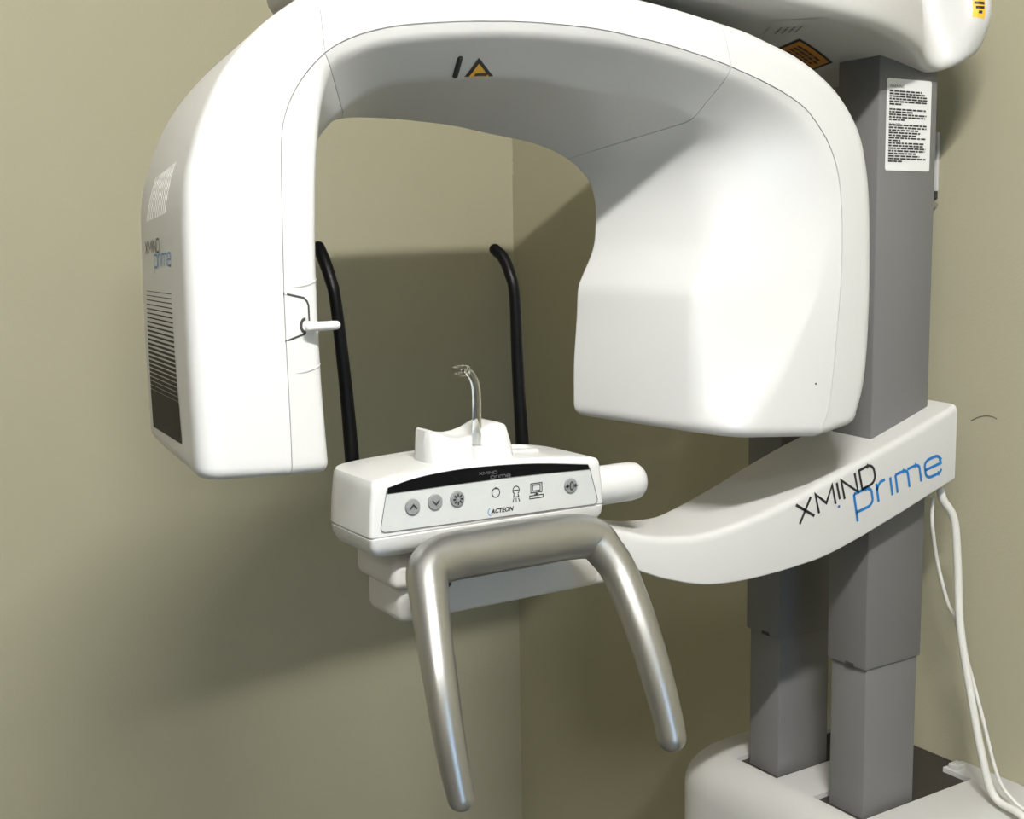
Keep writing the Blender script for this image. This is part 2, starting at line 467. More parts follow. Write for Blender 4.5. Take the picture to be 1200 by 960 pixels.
# arch (a hair's breadth from both heads so that the joints show)
def shift(sec, d): return [p + d for p in sec]
arch_secs = [carm_section(1, i) for i in range(SEGN[1])]
g0 = (arch_secs[1][0] - arch_secs[0][0]); 
arch_secs[0] = [a.lerp(b, 0.05) for a, b in zip(arch_secs[0], arch_secs[1])]
arch_secs[-1] = [a.lerp(b, 0.88) for a, b in zip(arch_secs[-2], arch_secs[-1])]
arch = part('arch', loft_bm(arch_secs), 'white', 38, label='white arched bar joining the two heads')
fs = []
for s in (2, 3, 4): fs += [carm_section(s, i) for i in range(0 if s == 2 else 1, SEGN[s])]
fs += cap_round(fs[-1], 0.016, 6, down)
flared_head = part('flared_head', loft_bm(fs), 'white', 38, label='bulky white head with flared inner face and rounded corner')
# dark core seen through the two joints
core = []
for s, i in ((0, SEGN[0] - 2), (1, 2)):
    sec = carm_section(s, i); c = sum(sec, Vector()) / len(sec); core.append([p.lerp(c, 0.05) for p in sec])
part('joint_gasket', loft_bm(core), 'gap', parent=arch)
core = []
for s, i in ((1, SEGN[1] - 3), (2, 2)):
    sec = carm_section(s, i); c = sum(sec, Vector()) / len(sec); core.append([p.lerp(c, 0.05) for p in sec])
part('joint_gasket', loft_bm(core), 'gap', parent=arch)

# surface projectors for prints and vents
def bvh_of(o):
    b = bmesh.new(); b.from_mesh(o.data); t = BVHTree.FromBMesh(b); b.free(); return t
T_vh, T_ar, T_fl = bvh_of(vented_head), bvh_of(arch), bvh_of(flared_head)
def on_left(q, lift=0.0004):
    hit = T_vh.ray_cast(Vector((-0.5, q.y, q.z)), Vector((1, 0, 0)))
    return hit[0] - Vector((lift, 0, 0)) if hit[0] else q
def on_front(q, tree, lift=0.0004):
    hit = tree.ray_cast(Vector((q.x, 0.2, q.z)), Vector((0, 1, 0)))
    return hit[0] - Vector((0, lift, 0)) if hit[0] else q

# eleven slanted vent slots high on the side: their lit lips painted as paler ribbons
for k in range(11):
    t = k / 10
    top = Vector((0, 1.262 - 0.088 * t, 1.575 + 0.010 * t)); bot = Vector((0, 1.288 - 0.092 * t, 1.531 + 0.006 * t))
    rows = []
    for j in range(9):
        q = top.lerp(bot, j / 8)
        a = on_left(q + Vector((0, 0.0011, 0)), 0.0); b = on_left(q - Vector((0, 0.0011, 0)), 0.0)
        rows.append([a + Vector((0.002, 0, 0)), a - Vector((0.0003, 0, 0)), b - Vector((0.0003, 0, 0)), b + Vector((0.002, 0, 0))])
    part('vent_lit_lip', loft_bm(rows), 'lit_lip', parent=vented_head)
# printed louvre that thickens downwards into a solid dark block
def left_strip(z, h, y0, y1, name, tilt=0.0, mt='grille'):
    n = 8; bmx = bmesh.new(); ra = []; rb = []
    for j in range(n + 1):
        t = j / n; y = y0 + (y1 - y0) * t; zz = z + tilt * t
        ra.append(bmx.verts.new(on_left(Vector((0, y, zz + h / 2))))); rb.append(bmx.verts.new(on_left(Vector((0, y, zz - h / 2)))))
    for j in range(n): bmx.faces.new((ra[j], ra[j + 1], rb[j + 1], rb[j]))
    return part(name, bmx, mt, parent=vented_head)
NL = 24
for k in range(NL):
    t = k / (NL - 1)
    z = 1.459 - 0.107 * t
    left_strip(z, 0.0007 + 0.0036 * t ** 1.1, 1.300 + 0.004 * t, 1.172 - 0.006 * t, 'vent_louvre')
left_strip((1.350 + 1.313) / 2 + 0.001, 0.040, 1.305, 1.165, 'vent_panel')
for k in range(10):
    y = 1.300 - 0.0125 * k
    left_strip(1.3005 - 0.00035 * k, 0.009, y + 0.0022, y - 0.0022, 'vent_slot', mt='white2')
# logo on the side
o = word_mesh('XMIND', (.36, 1.298, 1.4975), (.36, 1.222, 1.500), (.36, 1.2985, 1.5105), 0.0016, Vector(), 0.004, lambda q: on_left(q, 0.0006))
part('logo_lettering', o, 'ink', parent=vented_head)
o = word_mesh('prime', (.36, 1.250, 1.4840), (.36, 1.168, 1.4865), (.36, 1.2505, 1.4965), 0.0017, Vector(), 0.004, lambda q: on_left(q, 0.0006))
part('logo_lettering', o, 'blue', parent=vented_head)
# small access flap outline and laser lever on the inner strip
def front_line(pts, w, name, tree, parent, mt='gap', sub=0.004):
    return part(name, ribbons_bm([pts], w, lambda a, b: on_front(Vector((a, 0, b)), tree), sub), mt, parent=parent)
front_line([(.4335, 1.4585), (.455, 1.4535), (.4585, 1.450), (.4600, 1.446), (.4602, 1.431)], 0.0020, 'flap_seam', T_vh, vented_head)
front_line([(.4335, 1.4125), (.4475, 1.4165), (.455, 1.4185)], 0.0020, 'flap_seam', T_vh, vented_head)
bm = ribbons_bm([arc(.4555, 1.4265, .0045, .0065, 80, 280, 12)], 0.003, lambda a, b: on_front(Vector((a, 0, b)), T_vh))
part('lever_recess', bm, 'gap', parent=vented_head)
lv = tube_bm([(.456, 1.094, 1.4255), (.466, 1.0935, 1.4258), (.4835, 1.0925, 1.4262)], [0.0046, 0.0046, 0.0044], seg=18)
lever = part('lever', lv, 'white2', 40, parent=vented_head)
# two shallow finger bumps above and below the flap
for zc, tl in ((1.4635, 0.1), (1.3805, 0.2)):
    pts = []
    for j in range(7):
        t = j / 6; x = 0.443 + 0.030 * t
        pts.append(on_front(Vector((x, 0, zc + 0.006 * t * t + 0.001)), T_vh, -0.0012))
    part('finger_rib', tube_bm(pts, [0.0006 + 0.0016 * math.sin(math.pi * (0.15 + 0.7 * j / 6)) for j in range(7)], seg=10), 'white', 40, parent=vented_head)
# arch: laser slot and warning triangle under the front edge
def under_arch(x, y, lift=0.0006):
    hit = T_ar.ray_cast(Vector((x, y, 1.2)), Vector((0, 0, 1)))
    return hit[0] - Vector((0, 0, lift)) if hit[0] else Vector((x, y, 1.68))
def arch_face(q, lift=0.0006):
    org = Vector((0, 0, 1.5)); d = (q - org).normalized()
    hit = T_ar.ray_cast(Vector((q.x - 0.05, q.y - 0.35, q.z - 0.12)), Vector((0.05, 0.35, 0.12)).normalized())
    return hit[0] + hit[1] * lift if hit[0] else q
sl = [arch_face(Vector((0.6585 - .008 * t, 1.152 - .03 * t, 1.680 + .012 * t)), 0.0) for t in (0, .25, .5, .75, 1)]
part('laser_slot', tube_bm(sl, [0.0032] * 5, seg=10), 'gap', parent=arch)
def tri(x, s, name, mt, lift):
    a, b, c = Vector((x - s, 1.158, 0)), Vector((x + s, 1.158, 0)), Vector((x - .8 * s, 1.158 - 1.4 * s, 0))
    P = [under_arch(v.x, v.y, lift) for v in (a, b, c)]
    bmx = bmesh.new()
    N = 8; grid = {}
    for i in range(N + 1):
        for j in range(N + 1 - i):
            w0, w1 = i / N, j / N; v = a * w0 + b * w1 + c * (1 - w0 - w1)
            grid[i, j] = bmx.verts.new(under_arch(v.x, v.y, lift))
    for i in range(N):
        for j in range(N - i):
            bmx.faces.new((grid[i, j], grid[i + 1, j], grid[i, j + 1]))
            if i + j < N - 1: bmx.faces.new((grid[i + 1, j], grid[i + 1, j + 1], grid[i, j + 1]))
    return part(name, bmx, mt, parent=arch)
tri(.690, .0185, 'warning_triangle', 'ink', 0.0006)
tri(.690, .0135, 'warning_triangle', 'yellow', 0.0012)
part('warning_triangle', ribbons_bm([[(.682, 1.1535), (.698, 1.1535)]], 0.004, lambda a, b: under_arch(a, b, 0.0018), 0.003), 'ink', parent=arch)
# pin hole in the flared head
q = on_front(Vector((1.1504, 0, 1.3186)), T_fl, 0.0003)
part('pin_hole', loft_bm([[q + Vector((0.0015 * math.cos(a * .5236), dy, 0.0015 * math.sin(a * .5236))) for a in range(12)] for dy in (0, .002)]), 'gap', parent=flared_head)

# ---- gantry above
ST = [  # X, near Y, far Y, bottom z, mid offset, top z
 (.548, 1.245, 1.40, 1.812, .00, 1.947), (.556, 1.21, 1.43, 1.782, .00, 1.977), (.59, 1.17, 1.46, 1.778, .00, 1.997), (.68, 1.13, 1.48, 1.789, -.01, 2.007),
 (.80, 1.10, 1.49, 1.790, -.02, 2.007), (.95, 1.08, 1.50, 1.783, -.025, 2.007), (1.07, 1.075, 1.50, 1.776, -.01, 2.007), (1.20, 1.085, 1.50, 1.770, -.005, 2.007),
 (1.30, 1.110, 1.50, 1.764, -.005, 1.997), (1.38, 1.140, 1.50, 1.754, .0, 1.987), (1.43, 1.165, 1.50, 1.744, .025, 1.977), (1.465, 1.170, 1.50, 1.738, .03, 1.967),
 (1.490, 1.160, 1.50, 1.744, -.02, 1.967), (1.510, 1.157, 1.50, 1.753, -.032, 1.957), (1.526, 1.158, 1.50, 1.763, -.03, 1.957), (1.534, 1.163, 1.50, 1.780, -.02, 1.947), (1.538, 1.18, 1.49, 1.81, .0, 1.927)]
dense = catmull([Vector((s[0], s[1], s[3])) for s in ST], 5)
dense2 = catmull([Vector((s[2], s[4], s[5])) for s in ST], 5)
secs = []
for a, b in zip(dense, dense2):
    X, Yn, zb = a; Yfar, mo, zt = b
    pts = [Vector((X, Yn, zb)), Vector((X, Yfar, zb)), Vector((X, Yfar, zt)), Vector((X, Yn + .06, zt)), Vector((X, Yn + mo, (zb * .62 + zt * .38)))]
    secs.append(round_poly(pts, [.020, .03, .05, .06, .07], 6))
gantry = part('gantry', loft_bm(secs), 'white2', 45, label='white overhead housing carrying the rotating arm')
T_ga = bvh_of(gantry)
def under_gantry(x, y, lift=0.0006):
    hit = T_ga.ray_cast(Vector((x, y, 1.4)), Vector((0, 0, 1)))
    return hit[0] - Vector((0, 0, lift)) if hit[0] else Vector((x, y, 1.77))
def near_gantry(x, z, lift=0.0006):
    hit = T_ga.ray_cast(Vector((x, 0.3, z)), Vector((0, 1, 0)))
    return hit[0] - Vector((0, lift, 0)) if hit[0] else Vector((x, 1.15, z))
part('swivel_collar', loft_bm(ringrev(.80, 1.225, [(.10, 1.765), (.13, 1.775), (.135, 1.800)], 48)), 'white2', 40, parent=gantry)
def quad_grid(c, n, f, name, mt, parent):
    bmx = bmesh.new(); g = {}
    for i in range(n + 1):
        for j in range(n + 1):
            u, v = i / n, j / n
            p = (Vector(c[0]) * (1 - u) + Vector(c[1]) * u) * (1 - v) + (Vector(c[3]) * (1 - u) + Vector(c[2]) * u) * v
            g[i, j] = bmx.verts.new(f(p.x, p.y))
    for i in range(n):
        for j in range(n): bmx.faces.new((g[i, j], g[i + 1, j], g[i + 1, j + 1], g[i, j + 1]))
    return part(name, bmx, mt, parent=parent)
def inset(c, k):
    m = sum((Vector(p) for p in c), Vector((0, 0))) / len(c)
    return [Vector(p).lerp(m, k) for p in c]
OC = [(1.250, 1.294), (1.219, 1.207), (1.361, 1.281), (1.391, 1.377)]
OC = [(x * 1.0, y) for x, y in OC]
quad_grid(OC, 5, lambda x, y: under_gantry(x, y, .0006), 'warning_label', 'ink', gantry)
quad_grid(inset(OC, .12), 5, lambda x, y: under_gantry(x, y, .0012), 'warning_label', 'orange', gantry)
o0, ou, ov = Vector(OC[1]), Vector(OC[2]) - Vector(OC[1]), Vector(OC[0]) - Vector(OC[1])
ss = []
random.seed(5)
for r in range(5):
    v = .24 + r * .13; u = .16
    while u < .80:
        w = random.uniform(.05, .16)
        ss.append([tuple(o0 + ou * u + ov * v), tuple(o0 + ou * min(u + w, .84) + ov * v)]); u += w + .03
part('label_text', ribbons_bm(ss, .0045, lambda x, y: under_gantry(x, y, .0018)), 'ink', parent=gantry)
WC = [(1.165, 1.222), (1.115, 1.145), (1.150, 1.095), (1.200, 1.172)]
quad_grid(WC, 4, lambda x, y: under_gantry(x, y, .0008), 'info_label', 'white', gantry)
o0, ou, ov = Vector(WC[1]), Vector(WC[0]) - Vector(WC[1]), Vector(WC[2]) - Vector(WC[1])
ss = []
for r in range(4):
    v = .25 + r * .14; u = .45
    while u < .88:
        w = random.uniform(.06, .16); ss.append([tuple(o0 + ou * u + ov * v), tuple(o0 + ou * min(u + w, .92) + ov * v)]); u += w + .03
part('label_text', ribbons_bm(ss, .0022, lambda x, y: under_gantry(x, y, .0016)), 'dimink', parent=gantry)
YC = [(1.492, 1.809), (1.508, 1.807), (1.509, 1.834), (1.493, 1.836)]
quad_grid(YC, 3, lambda x, z: near_gantry(x, z, .0008), 'warning_sticker', 'yellow', gantry)
part('label_text', ribbons_bm([[(1.494, 1.829), (1.507, 1.828)], [(1.495, 1.8225), (1.506, 1.822)], [(1.498, 1.816), (1.503, 1.8155)]], .0036, lambda x, z: near_gantry(x, z, .0016), .004), 'ink', parent=gantry)

# ---- twin columns
for Y0, first in ((1.200, True), (1.380, False)):
    col = part('column', box_bm(1.367, 1.491, Y0 - .001, Y0 + .076, .861, 1.80, .0035, 2), 'grey', 40)
    part('inner_tube', box_bm(1.373, 1.487, Y0 + .0025, Y0 + .0725, FZ + .05, .90, .0035, 2), 'grey', 40, parent=col)
    part('edge_notch', box_bm(1.3664, 1.372, Y0 + .022, Y0 + .038, .8612, .8665), 'gap', parent=col)
    if first:
        yl = Y0 - .0018
        part('safety_label', prism_bm(round_poly([Vector((1.382, yl, 1.598)), Vector((1.476, yl, 1.598)), Vector((1.476, yl, 1.726)), Vector((1.382, yl, 1.726))], [.004] * 4, 4), Vector((0, .0006, 0))), 'paper', parent=col,
             label='white rectangular safety label with dense dark text')
        rows = [1, .82, .9, .96, .97, .95, .3, 0, .93, .6, .95, .92, .4, 0, .98, .96, .75, .8, .7, .94, .3, .9, .88, .95, .93, .7, .8, .96, .35]
        ss = []; random.seed(11)
        zt, zb = 1.716, 1.604
        n = len(rows) + 2
        for i, L in enumerate(rows):
            z = zt - (zt - zb) * (i + 1) / n
            if L == 0 or i == 0: continue
            x = 1.387
            while x < 1.387 + .083 * L:
                w = min(random.uniform(.004, .013), 1.387 + .083 * L - x); ss.append([(x, z), (x + w, z)]); x += w + .0016
        part('label_text', ribbons_bm(ss, .0023, lambda a, b: Vector((a, yl - .0004, b))), 'ink', parent=col)
        for txt, z in (('WARNING', 1.7165), ('DANGER', zt - (zt - zb) * 14.6 / n)):
            part('label_heading', font_bm(txt, Vector((1.387, yl - .0004, z - .003)), Vector((1, 0, 0)), Vector((0, 0, 1)), .0062), 'ink', parent=col)
# bracket fixing the columns to the wall
wb = part('wall_bracket', box_bm(1.655, 1.66, 1.328, 1.350, 1.578, 1.672, .001), 'white2')
part('bracket_clip', box_bm(1.656, 1.66, 1.329, 1.350, 1.565, 1.578, .001), 'gap', parent=wb)
part('bracket_screw', loft_bm([[Vector((1.650 + dx, 1.333 + .006 * math.cos(a * .5236), 1.556 + .006 * math.sin(a * .5236))) for a in range(12)] for dx in (0, .008)]), 'steel', parent=wb)
part('wall_mount', box_bm(1.48, 1.66, 1.40, 1.44, 1.40, 1.50, .004), 'grey')

# ---- base cover
def rrect(x0, x1, y0, y1, r, z, n=6):
    pts = round_poly([Vector((x0, y0, z)), Vector((x1, y0, z)), Vector((x1, y1, z)), Vector((x0, y1, z))], [r] * 4, n)
    return pts
def base_ring(ins, z, r):
    y0, y1, x0 = 1.03 + ins * 1.5, 1.60 - ins * 1.3, 1.302 + ins * .75
    pts = round_poly([Vector((x0, y0, z)), Vector((1.659, y0, z)), Vector((1.659, y1, z)), Vector((x0, y1, z))], [max(r - ins * .3, .05), .004, .004, max(r - ins * .3, .04)], 10)
    return pts
secs = [base_ring(0, FZ, .12), base_ring(0, .30, .12), base_ring(0, .560, .12)]
for k in range(1, 9):
    a = math.radians(90 * k / 8)
    secs.append(base_ring(.072 * (1 - math.cos(a)), .560 + .072 * math.sin(a), .12))
bm = loft_bm(secs)
bmesh.ops.recalc_face_normals(bm, faces=bm.faces[:])
base_me = bpy.data.meshes.new('base'); bm.to_mesh(base_me); bm.free()
bo = bpy.data.objects.new('base_cover', base_me); COL.objects.link(bo)
cutters = []
for x0, x1, y0, y1 in ((1.355, 1.612, 1.190, 1.288), (1.355, 1.70, 1.368, 1.464), (1.50, 1.70, 1.245, 1.40)):
    cb = box_bm(x0, x1, y0, y1, FZ + .05, .80)
    cm = bpy.data.meshes.new('c'); cb.to_mesh(cm); cb.free()
    co = bpy.data.objects.new('c', cm); COL.objects.link(co); cutters.append(co)
    md = bo.modifiers.new('cut', 'BOOLEAN'); md.object = co; md.operation = 'DIFFERENCE'; md.solver = 'EXACT'
dg = bpy.context.evaluated_depsgraph_get(); dg.update()
base_me2 = bpy.data.meshes.new_from_object(bo.evaluated_get(dg))
bpy.data.objects.remove(bo, do_unlink=True)
for co in cutters: bpy.data.objects.remove(co, do_unlink=True)
base = part('base_cover', base_me2, 'white2', 30, label='rounded white cover with slots around the column feet')
part('slot_shade_block', box_bm(1.34, 1.6595, 1.17, 1.48, .30, .624), 'slot_shade', parent=base)  # dark block stands in for the shade inside the slots
part('slot_tab', box_bm(1.618, 1.640, 1.222, 1.240, .630, .640, .002), 'white2', parent=base)

# ---- patient support arm
AS = [ # X, bottom, top, back Y
 (.640, 1.125, 1.160, 1.240), (.75, 1.123, 1.163, 1.243), (.83, 1.119, 1.164, 1.247), (.860, 1.113, 1.161, 1.250), (.890, 1.105, 1.150, 1.250), (.925, 1.090, 1.139, 1.252), (.956, 1.078, 1.133, 1.255),
 (1.015, 1.0615, 1.128, 1.266), (1.076, 1.056, 1.134, 1.283), (1.139, 1.057, 1.146, 1.297), (1.19, 1.0605, 1.159, 1.305), (1.236, 1.066, 1.173, 1.309),
 (1.30, 1.081, 1.192, 1.312), (1.335, 1.091, 1.2015, 1.312), (1.40, 1.110, 1.221, 1.312), (1.46, 1.129, 1.240, 1.312), (1.507, 1.1435, 1.256, 1.312)]
d1 = catmull([Vector((a[0], a[1], a[2])) for a in AS], 5); d2 = catmull([Vector((a[3], 0, 0)) for a in AS], 5)
secs = []
for a, b in zip(d1, d2):
    X, zb, zt = a; yb = b.x
    pts = [Vector((X, 1.160, zb)), Vector((X, 1.160, zt)), Vector((X, yb, zt + .006)), Vector((X, yb, zb))]
    secs.append(round_poly(pts, [.003, .011, .012, .012], 5))
arm = part('support_arm', loft_bm(secs), 'white2', 40, label='curved white arm lettered along its side')
off = Vector((0, -.0006, 0))
part('logo_lettering', word_mesh('XMIND', (1.1852, 1.16, 1.1190), (1.3347, 1.16, 1.1600), (1.1774, 1.16, 1.1465), .0040, off), 'ink', parent=arm)
part('logo_lettering', word_mesh('prime', (1.2959, 1.16, 1.1205), (1.4763, 1.16, 1.1583), (1.2899, 1.16, 1.1475), .0044, off), 'blue', parent=arm)
dq = Vector((1.2605, 1.1594, 1.1330))
part('logo_dot', ribbons_bm([[(-.002, 0), (.002, .001)]], .0038, lambda a, b: dq + Vector((a, 0, b))), 'blue', parent=arm)
housing = part('lower_housing', box_bm(.576, .848, 1.1575, 1.242, 1.089, 1.158, .010, 3), 'white2', 40)
part('housing_foot', box_bm(.80, .905, 1.1595, 1.240, 1.089, 1.118, .008, 3), 'white2', 40, parent=housing)
part('upper_step', box_bm(.564, .615, 1.146, 1.245, 1.131, 1.192, .010, 3), 'white2', 40, parent=housing)

# ---- control panel
def ztop(x): return 1.2575 + .0095 * (1 - ((x - .655) / .145) ** 2)
def panel_ring(z, sx, yi, yo, top=None):
    cx = .676
    x0, x1 = .526, .827
    pts = round_poly([Vector((x0, 1.1205, 0)), Vector((x1, 1.1205, 0)), Vector((x1, 1.242, 0)), Vector((x0, 1.242, 0))], [.006, .006, .035, .03], 6)
    # refine the long front and back edges so that the crown of the top follows
    ref = []
    for i, p in enumerate(pts):
        q = pts[(i + 1) % len(pts)]
        k = 14 if (q - p).length > .1 else 1
        for j in range(k): ref.append(p.lerp(q, j / k))
    out = []
    for p in ref:
        x = cx + (p.x - cx) * sx
        y = 1.181 + (p.y - 1.181) * (yi if p.y < 1.181 else yo)
        zz = z if top is None else 1.200 + (ztop(x) - 1.200) * top
        out.append(Vector((x, y, zz)))
    return out
secs = [panel_ring(1.176, .90, .80, .85), panel_ring(1.180, .955, .90, .93), panel_ring(1.189, .99, .985, .985), panel_ring(1.1985, 1.0, 1.0, 1.0),
        panel_ring(1.1990, .985, .985, .985), panel_ring(1.2005, .985, .985, .985), panel_ring(1.2010, 1.0, 1.0, 1.0), panel_ring(0, .992, 1.0, .995, .45), panel_ring(0, .975, 1.0, .985, .80), panel_ring(0, .968, .985, .97, .93), panel_ring(0, .955, .95, .94, .985), panel_ring(0, .93, .90, .88, 1.0), panel_ring(0, .5, .4, .4, 1.0)]
panel = part('control_panel', loft_bm(secs), 'white', 40, label='white control console with push buttons and black display strip')
V = lambda x, z, y=1.1198: Vector((x, y, z))
top_pts = [(.5475, 1.2524), (.5726, 1.2576), (.5981, 1.2606), (.6346, 1.2622), (.6777, 1.2614), (.7337, 1.2576), (.803, 1.2490)]
outline = [V(*p) for p in top_pts]
outline = [V(p.x, p.z) for p in catmull(outline, 4)] + [V(.806, 1.2440), V(.8165, 1.2070), V(.8160, 1.2030), V(.812, 1.2012), V(.542, 1.2055), V(.5385, 1.2075), V(.5378, 1.2110), V(.5455, 1.2480)]
rim = []
cpl = sum(outline, Vector()) / len(outline)
plate = part('face_plate', prism_bm(outline, Vector((0, .004, 0))), 'plate', parent=panel)
part('plate_edge', ribbons_bm([[(p.x, p.z) for p in outline] + [(outline[0].x, outline[0].z)]], .0009, lambda a, b: Vector((a, 1.1194, b))), 'dimink', parent=panel)
bot = [(.8054, 1.2433), (.7221, 1.2459), (.6503, 1.2466), (.5926, 1.2464), (.5463, 1.2462)]
strip = [V(p.x, p.z, 1.1190) for p in catmull([V(*p) for p in top_pts], 4)] + [V(p.x, p.z, 1.1190) for p in catmull([V(*p) for p in bot], 4)]
part('display_strip', prism_bm(strip, Vector((0, .0012, 0))), 'display', parent=panel, label='black glossy display strip')
offp = Vector((0, 0, 0))
part('logo_lettering', word_mesh('XMIND', (.6572, 1.1186, 1.2534), (.6803, 1.1186, 1.2528), (.6570, 1.1186, 1.2564), .0006, offp), 'dimink', parent=panel)
part('logo_lettering', word_mesh('prime', (.672, 1.1186, 1.2478), (.6973, 1.1186, 1.2472), (.6718, 1.1186, 1.2508), .0007, offp), 'dimink', parent=panel)
BT = [(.5753, 1.2287), (.6024, 1.2305), (.6296, 1.2305), (.7785, 1.2273)]
def disc_secs(x, z, prof, seg=28):
    return [[Vector((x + r * math.cos(2 * math.pi * k / seg), y, z + r * math.sin(2 * math.pi * k / seg))) for k in range(seg)] for r, y in prof]
for x, z in BT:
    part('button', loft_bm(disc_secs(x, z, [(.0088, 1.120), (.0088, 1.1186), (.0080, 1.1176), (.004, 1.1173)])), 'button', 40, parent=panel)
pm = lambda x, z: (lambda a, b: Vector((x + a, 1.1168, z + b)))
part('button_symbol', ribbons_bm([[(-.0042, -.002), (0, .0026), (.0042, -.002)]], .0016, pm(*BT[0])), 'ink', parent=panel)
part('button_symbol', ribbons_bm([[(-.0042, .002), (0, -.0026), (.0042, .002)]], .0016, pm(*BT[1])), 'ink', parent=panel)
ss = []
for k in range(8):
    a = math.radians(45 * k)
    ss.append([(.0026 * math.cos(a), .0026 * math.sin(a)), (.0062 * math.cos(a), .0062 * math.sin(a))])
part('button_symbol', ribbons_bm(ss, .0017, pm(*BT[2])), 'ink', parent=panel)
ss = [arc(0, 0, .0022, .0046, 0, 360, 16), [(-.0088, 0), (-.0042, 0)], [(-.0060, .0018), (-.0042, 0), (-.0060, -.0018)], [(.0088, 0), (.0042, 0)], [(.0060, .0018), (.0042, 0), (.0060, -.0018)]]
part('button_symbol', ribbons_bm(ss, .0014, pm(*BT[3])), 'ink', parent=panel)
pp = lambda x, z: (lambda a, b: Vector((x + a, 1.1193, z + b)))
part('status_symbol', ribbons_bm([arc(0, 0, .0050, .0052, 0, 360, 24), [(0, .0062), (0, .004)]], .0011, pp(.6785, 1.2314)), 'ink', parent=panel)
ss = [arc(0, .003, .0042, .0046, -60, 240, 16), [(-.0025, -.0015), (-.0035, -.0045), (.0035, -.0045), (.0025, -.0015)], [(-.003, -.006), (-.0045, -.0105)], [(0, -.006), (0, -.0105)], [(.003, -.006), (.0045, -.0105)], [(-.0035, .003), (.0035, .003)]]
part('status_symbol', ribbons_bm(ss, .0010, pp(.7048, 1.2279)), 'ink', parent=panel)
ss = [[(-.0075, -.003), (-.0075, .0075), (.0075, .0075), (.0075, -.003), (-.0075, -.003)], [(-.005, -.001), (-.005, .0055), (.005, .0055), (.005, -.001), (-.005, -.001)], [(0, -.003), (0, -.0058)], [(-.009, -.0062), (.009, -.0062), (.009, -.0095), (-.009, -.0095), (-.009, -.0062)], [(-.003, -.0048), (.003, -.0048)]]
part('status_symbol', ribbons_bm(ss, .0010, pp(.7318, 1.2282)), 'ink', parent=panel)
part('maker_lettering', font_bm('ACTEON', Vector((.6718, 1.1192, 1.2085)), Vector((1, 0, .0)), Vector((0, 0, 1)), .0070, .25, .03), 'ink', parent=panel)
part('maker_swoosh', ribbons_bm([arc(.6722, 1.2107, .0042, .0042, 110, 265, 10)], .0008, lambda a, b: Vector((a, 1.1192, b))), 'blue', parent=panel)
# shallow tray rim behind the display
tr = rrect(.715, .772, 1.165, 1.205, .012, 0, 5)
def tray_z(p, dz): return Vector((p.x, p.y, ztop(p.x) + dz))
ct = sum(tr, Vector()) / len(tr)
secs = [[tray_z(p, -.002) for p in tr], [tray_z(p, .0035) for p in tr], [tray_z(p.lerp(ct, .08), .0035) for p in tr], [tray_z(p.lerp(ct, .12), .0004) for p in tr]]
part('tray_rim', loft_bm(secs), 'white', 40, parent=panel)
# side knob
kp = [(.018, .826), (.020, .832), (.0195, .834), (.0195, .838), (.0235, .8385), (.0242, .842), (.0240, .905), (.0225, .915), (.018, .921), (.010, .924)]
secs = [[Vector((x, 1.175 + r * math.cos(2 * math.pi * k / 36), 1.2085 + r * math.sin(2 * math.pi * k / 36))) for k in range(36)] for r, x in kp]
knob = part('side_knob', loft_bm(secs), 'white', 40)
secs = [[Vector((x, 1.175 + r * math.cos(2 * math.pi * k / 24), 1.2085 + r * math.sin(2 * math.pi * k / 24))) for k in range(24)] for r, x in ((.0205, .8325), (.0205, .8375))]
part('knob_gap', loft_bm(secs), 'gap', parent=knob)

# ---- chin rest
secs = []
prof = [(.6125, 1.262, .010), (.6135, 1.285, .006), (.616, 1.3005, .003), (.620, 1.3015, 0), (.628, 1.2985, 0), (.640, 1.2935, 0), (.652, 1.2910, 0), (.664, 1.2915, 0), (.676, 1.2950, 0), (.686, 1.3000, 0), (.694, 1.3035, 0), (.7045, 1.3035, 0), (.7105, 1.3010, .003), (.7165, 1.285, .006), (.7265, 1.262, .010)]
for x, zt, ins in prof:
    dip = max(0.0, 1 - abs(x - .662) / .042)
    e_ = min(1.0, max(0.0, 1 - min(x - .6115, .7275 - x) / .016)) ** 2 * .019
    f = 1.148 + .006 * dip + e_
    b = 1.196 - .004 * dip - e_
    pts = [Vector((x, f - .012, 1.255)), Vector((x, f, zt)), Vector((x, (f + b) / 2, zt - .004 * dip)), Vector((x, b, zt + .004 * dip)), Vector((x, b + .006, 1.255))]
    secs.append(round_poly(pts, [0, .006, .01, .005, 0], 4))
chin = part('chin_rest', loft_bm(secs), 'white', 45, label='white saddle-shaped chin rest')
part('rod_socket', box_bm(.6645, .6775, 1.1385, 1.156, 1.258, 1.2815, .003), 'white', 40, parent=chin)

# ---- temple supports
for pts in ([(.793, 1.300, 1.496), (.796, 1.285, 1.485), (.796, 1.270, 1.465), (.797, 1.262, 1.437), (.799, 1.260, 1.340), (.802, 1.255, 1.230)],
            [(.557, 1.300, 1.502), (.556, 1.285, 1.489), (.557, 1.270, 1.467), (.559, 1.262, 1.440), (.567, 1.260, 1.341), (.571, 1.255, 1.230)]):
    o = part('temple_support', smooth_tube(pts, [.0072, .0074, .0070, .0068, .0076, .0086], seg=16), 'black', 50)

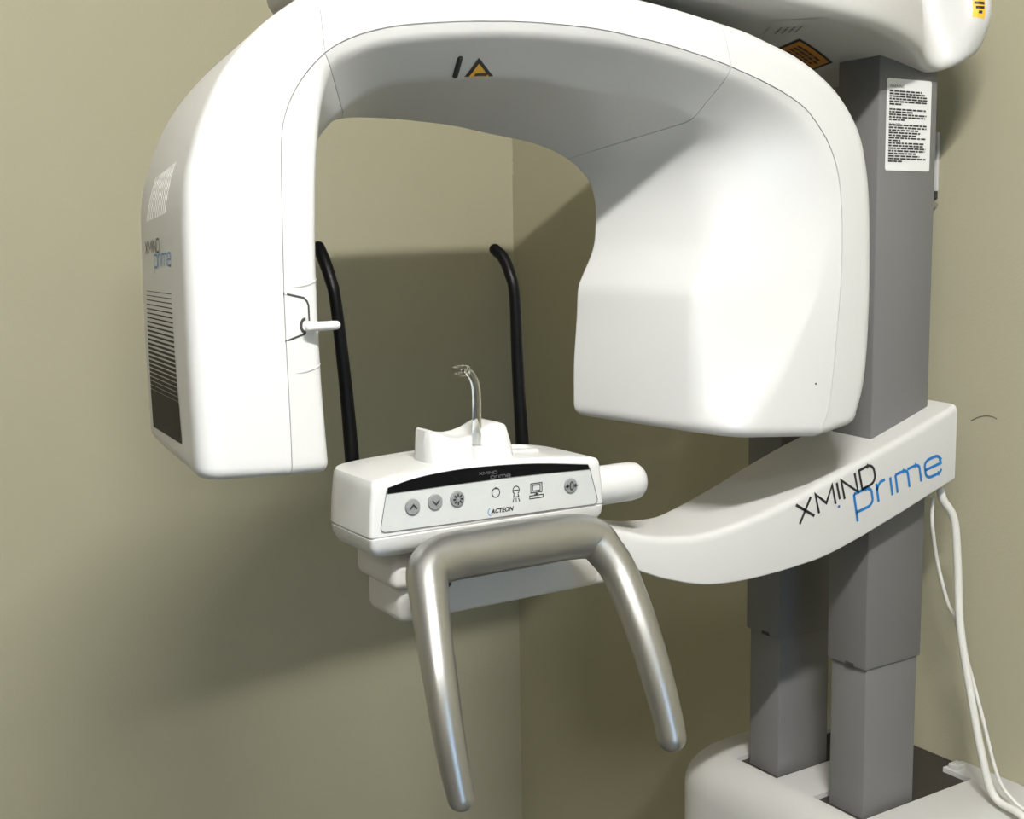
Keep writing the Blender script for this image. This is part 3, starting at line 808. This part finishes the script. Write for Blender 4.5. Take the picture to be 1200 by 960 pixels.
# ---- silver hand grips
hl = [(.548, .980, .967), (.546, .986, .992), (.544, .996, 1.032), (.546, 1.012, 1.075), (.552, 1.035, 1.115), (.561, 1.060, 1.147), (.572, 1.081, 1.168), (.596, 1.091, 1.1755), (.642, 1.093, 1.1765),
      (.701, 1.093, 1.1765), (.760, 1.092, 1.1755), (.786, 1.086, 1.170), (.795, 1.076, 1.157), (.803, 1.062, 1.137), (.8065, 1.042, 1.105), (.809, 1.020, 1.066), (.811, 1.0, 1.022), (.813, .986, .983), (.813, .980, .966)]
hr_ = [.0135, .0148, .0160, .0172, .0184, .0202, .0232, .0258, .0265, .0265, .0258, .0240, .0218, .0206, .0198, .0188, .0178, .0166, .0158]
handle = part('hand_grip', smooth_tube(hl, hr_, seg=28), 'silver', 60, label='silver U-shaped hand grip')
part('grip_mount', box_bm(.615, .665, 1.09, 1.17, 1.160, 1.186, .004), 'gap', parent=handle)
part('grip_mount', box_bm(.715, .765, 1.09, 1.17, 1.160, 1.186, .004), 'gap', parent=handle)
part('grip_screw', tube_bm([(.602, 1.098, 1.146), (.602, 1.112, 1.150)], [.005, .005], seg=12), 'gap', parent=handle)

# ------------------------------------------------------------------ loose things
bite = bpy.data.objects.new('bite_block', None); COL.objects.link(bite)
bite.location = (0.6710, 1.146, 1.2815); ORIGIN[bite.name] = Vector(bite.location)
tag(bite, 'clear acrylic bite rod standing on the white chin rest', 'bite block')
obj('rod', smooth_tube([(0.6710, 1.146, 1.282), (0.6715, 1.146, 1.300), (0.6720, 1.146, 1.335), (0.6705, 1.146, 1.350), (0.6650, 1.146, 1.361), (0.6580, 1.146, 1.366)], [.0052, .0052, .0050, .0048, .0045, .0042], seg=16, hemi=False), 'acrylic', bite, 50)
fk = [(.648, 1.3715), (.660, 1.3715), (.662, 1.366), (.660, 1.3605), (.650, 1.3600), (.6465, 1.3615), (.649, 1.3635), (.655, 1.3640), (.655, 1.3680), (.649, 1.3685), (.6455, 1.3695)]
obj('bite_fork', prism_bm([Vector((x, 1.140, z)) for x, z in fk], Vector((0, .012, 0))), 'acrylic', bite)

c1 = smooth_tube([(1.502, 1.182, 1.126), (1.508, 1.18, 1.108), (1.530, 1.176, 1.074), (1.540, 1.175, 1.006), (1.545, 1.171, .911), (1.550, 1.155, .819), (1.555, 1.132, .715), (1.560, 1.109, .648), (1.562, 1.06, .634), (1.565, 1.005, .585), (1.568, .985, .40), (1.57, .985, FZ + .008)], [.0062] * 12, seg=14)
tag(obj('power_cable', c1, 'cable', None, 60), 'thick white cable hanging beside the columns', 'cable')
c2 = smooth_tube([(1.496, 1.190, 1.110), (1.502, 1.194, 1.067), (1.530, 1.204, 1.001), (1.550, 1.199, .937), (1.562, 1.192, .907), (1.572, 1.168, .825), (1.574, 1.146, .761), (1.577, 1.117, .674), (1.582, 1.09, .642), (1.59, 1.04, .612), (1.592, 1.005, .52), (1.59, .995, .30), (1.59, .995, FZ + .006)], [.0030] * 13, seg=10)
tag(obj('data_cable', c2, 'cable', None, 60), 'thin white cable twisting behind the thick cable', 'cable')
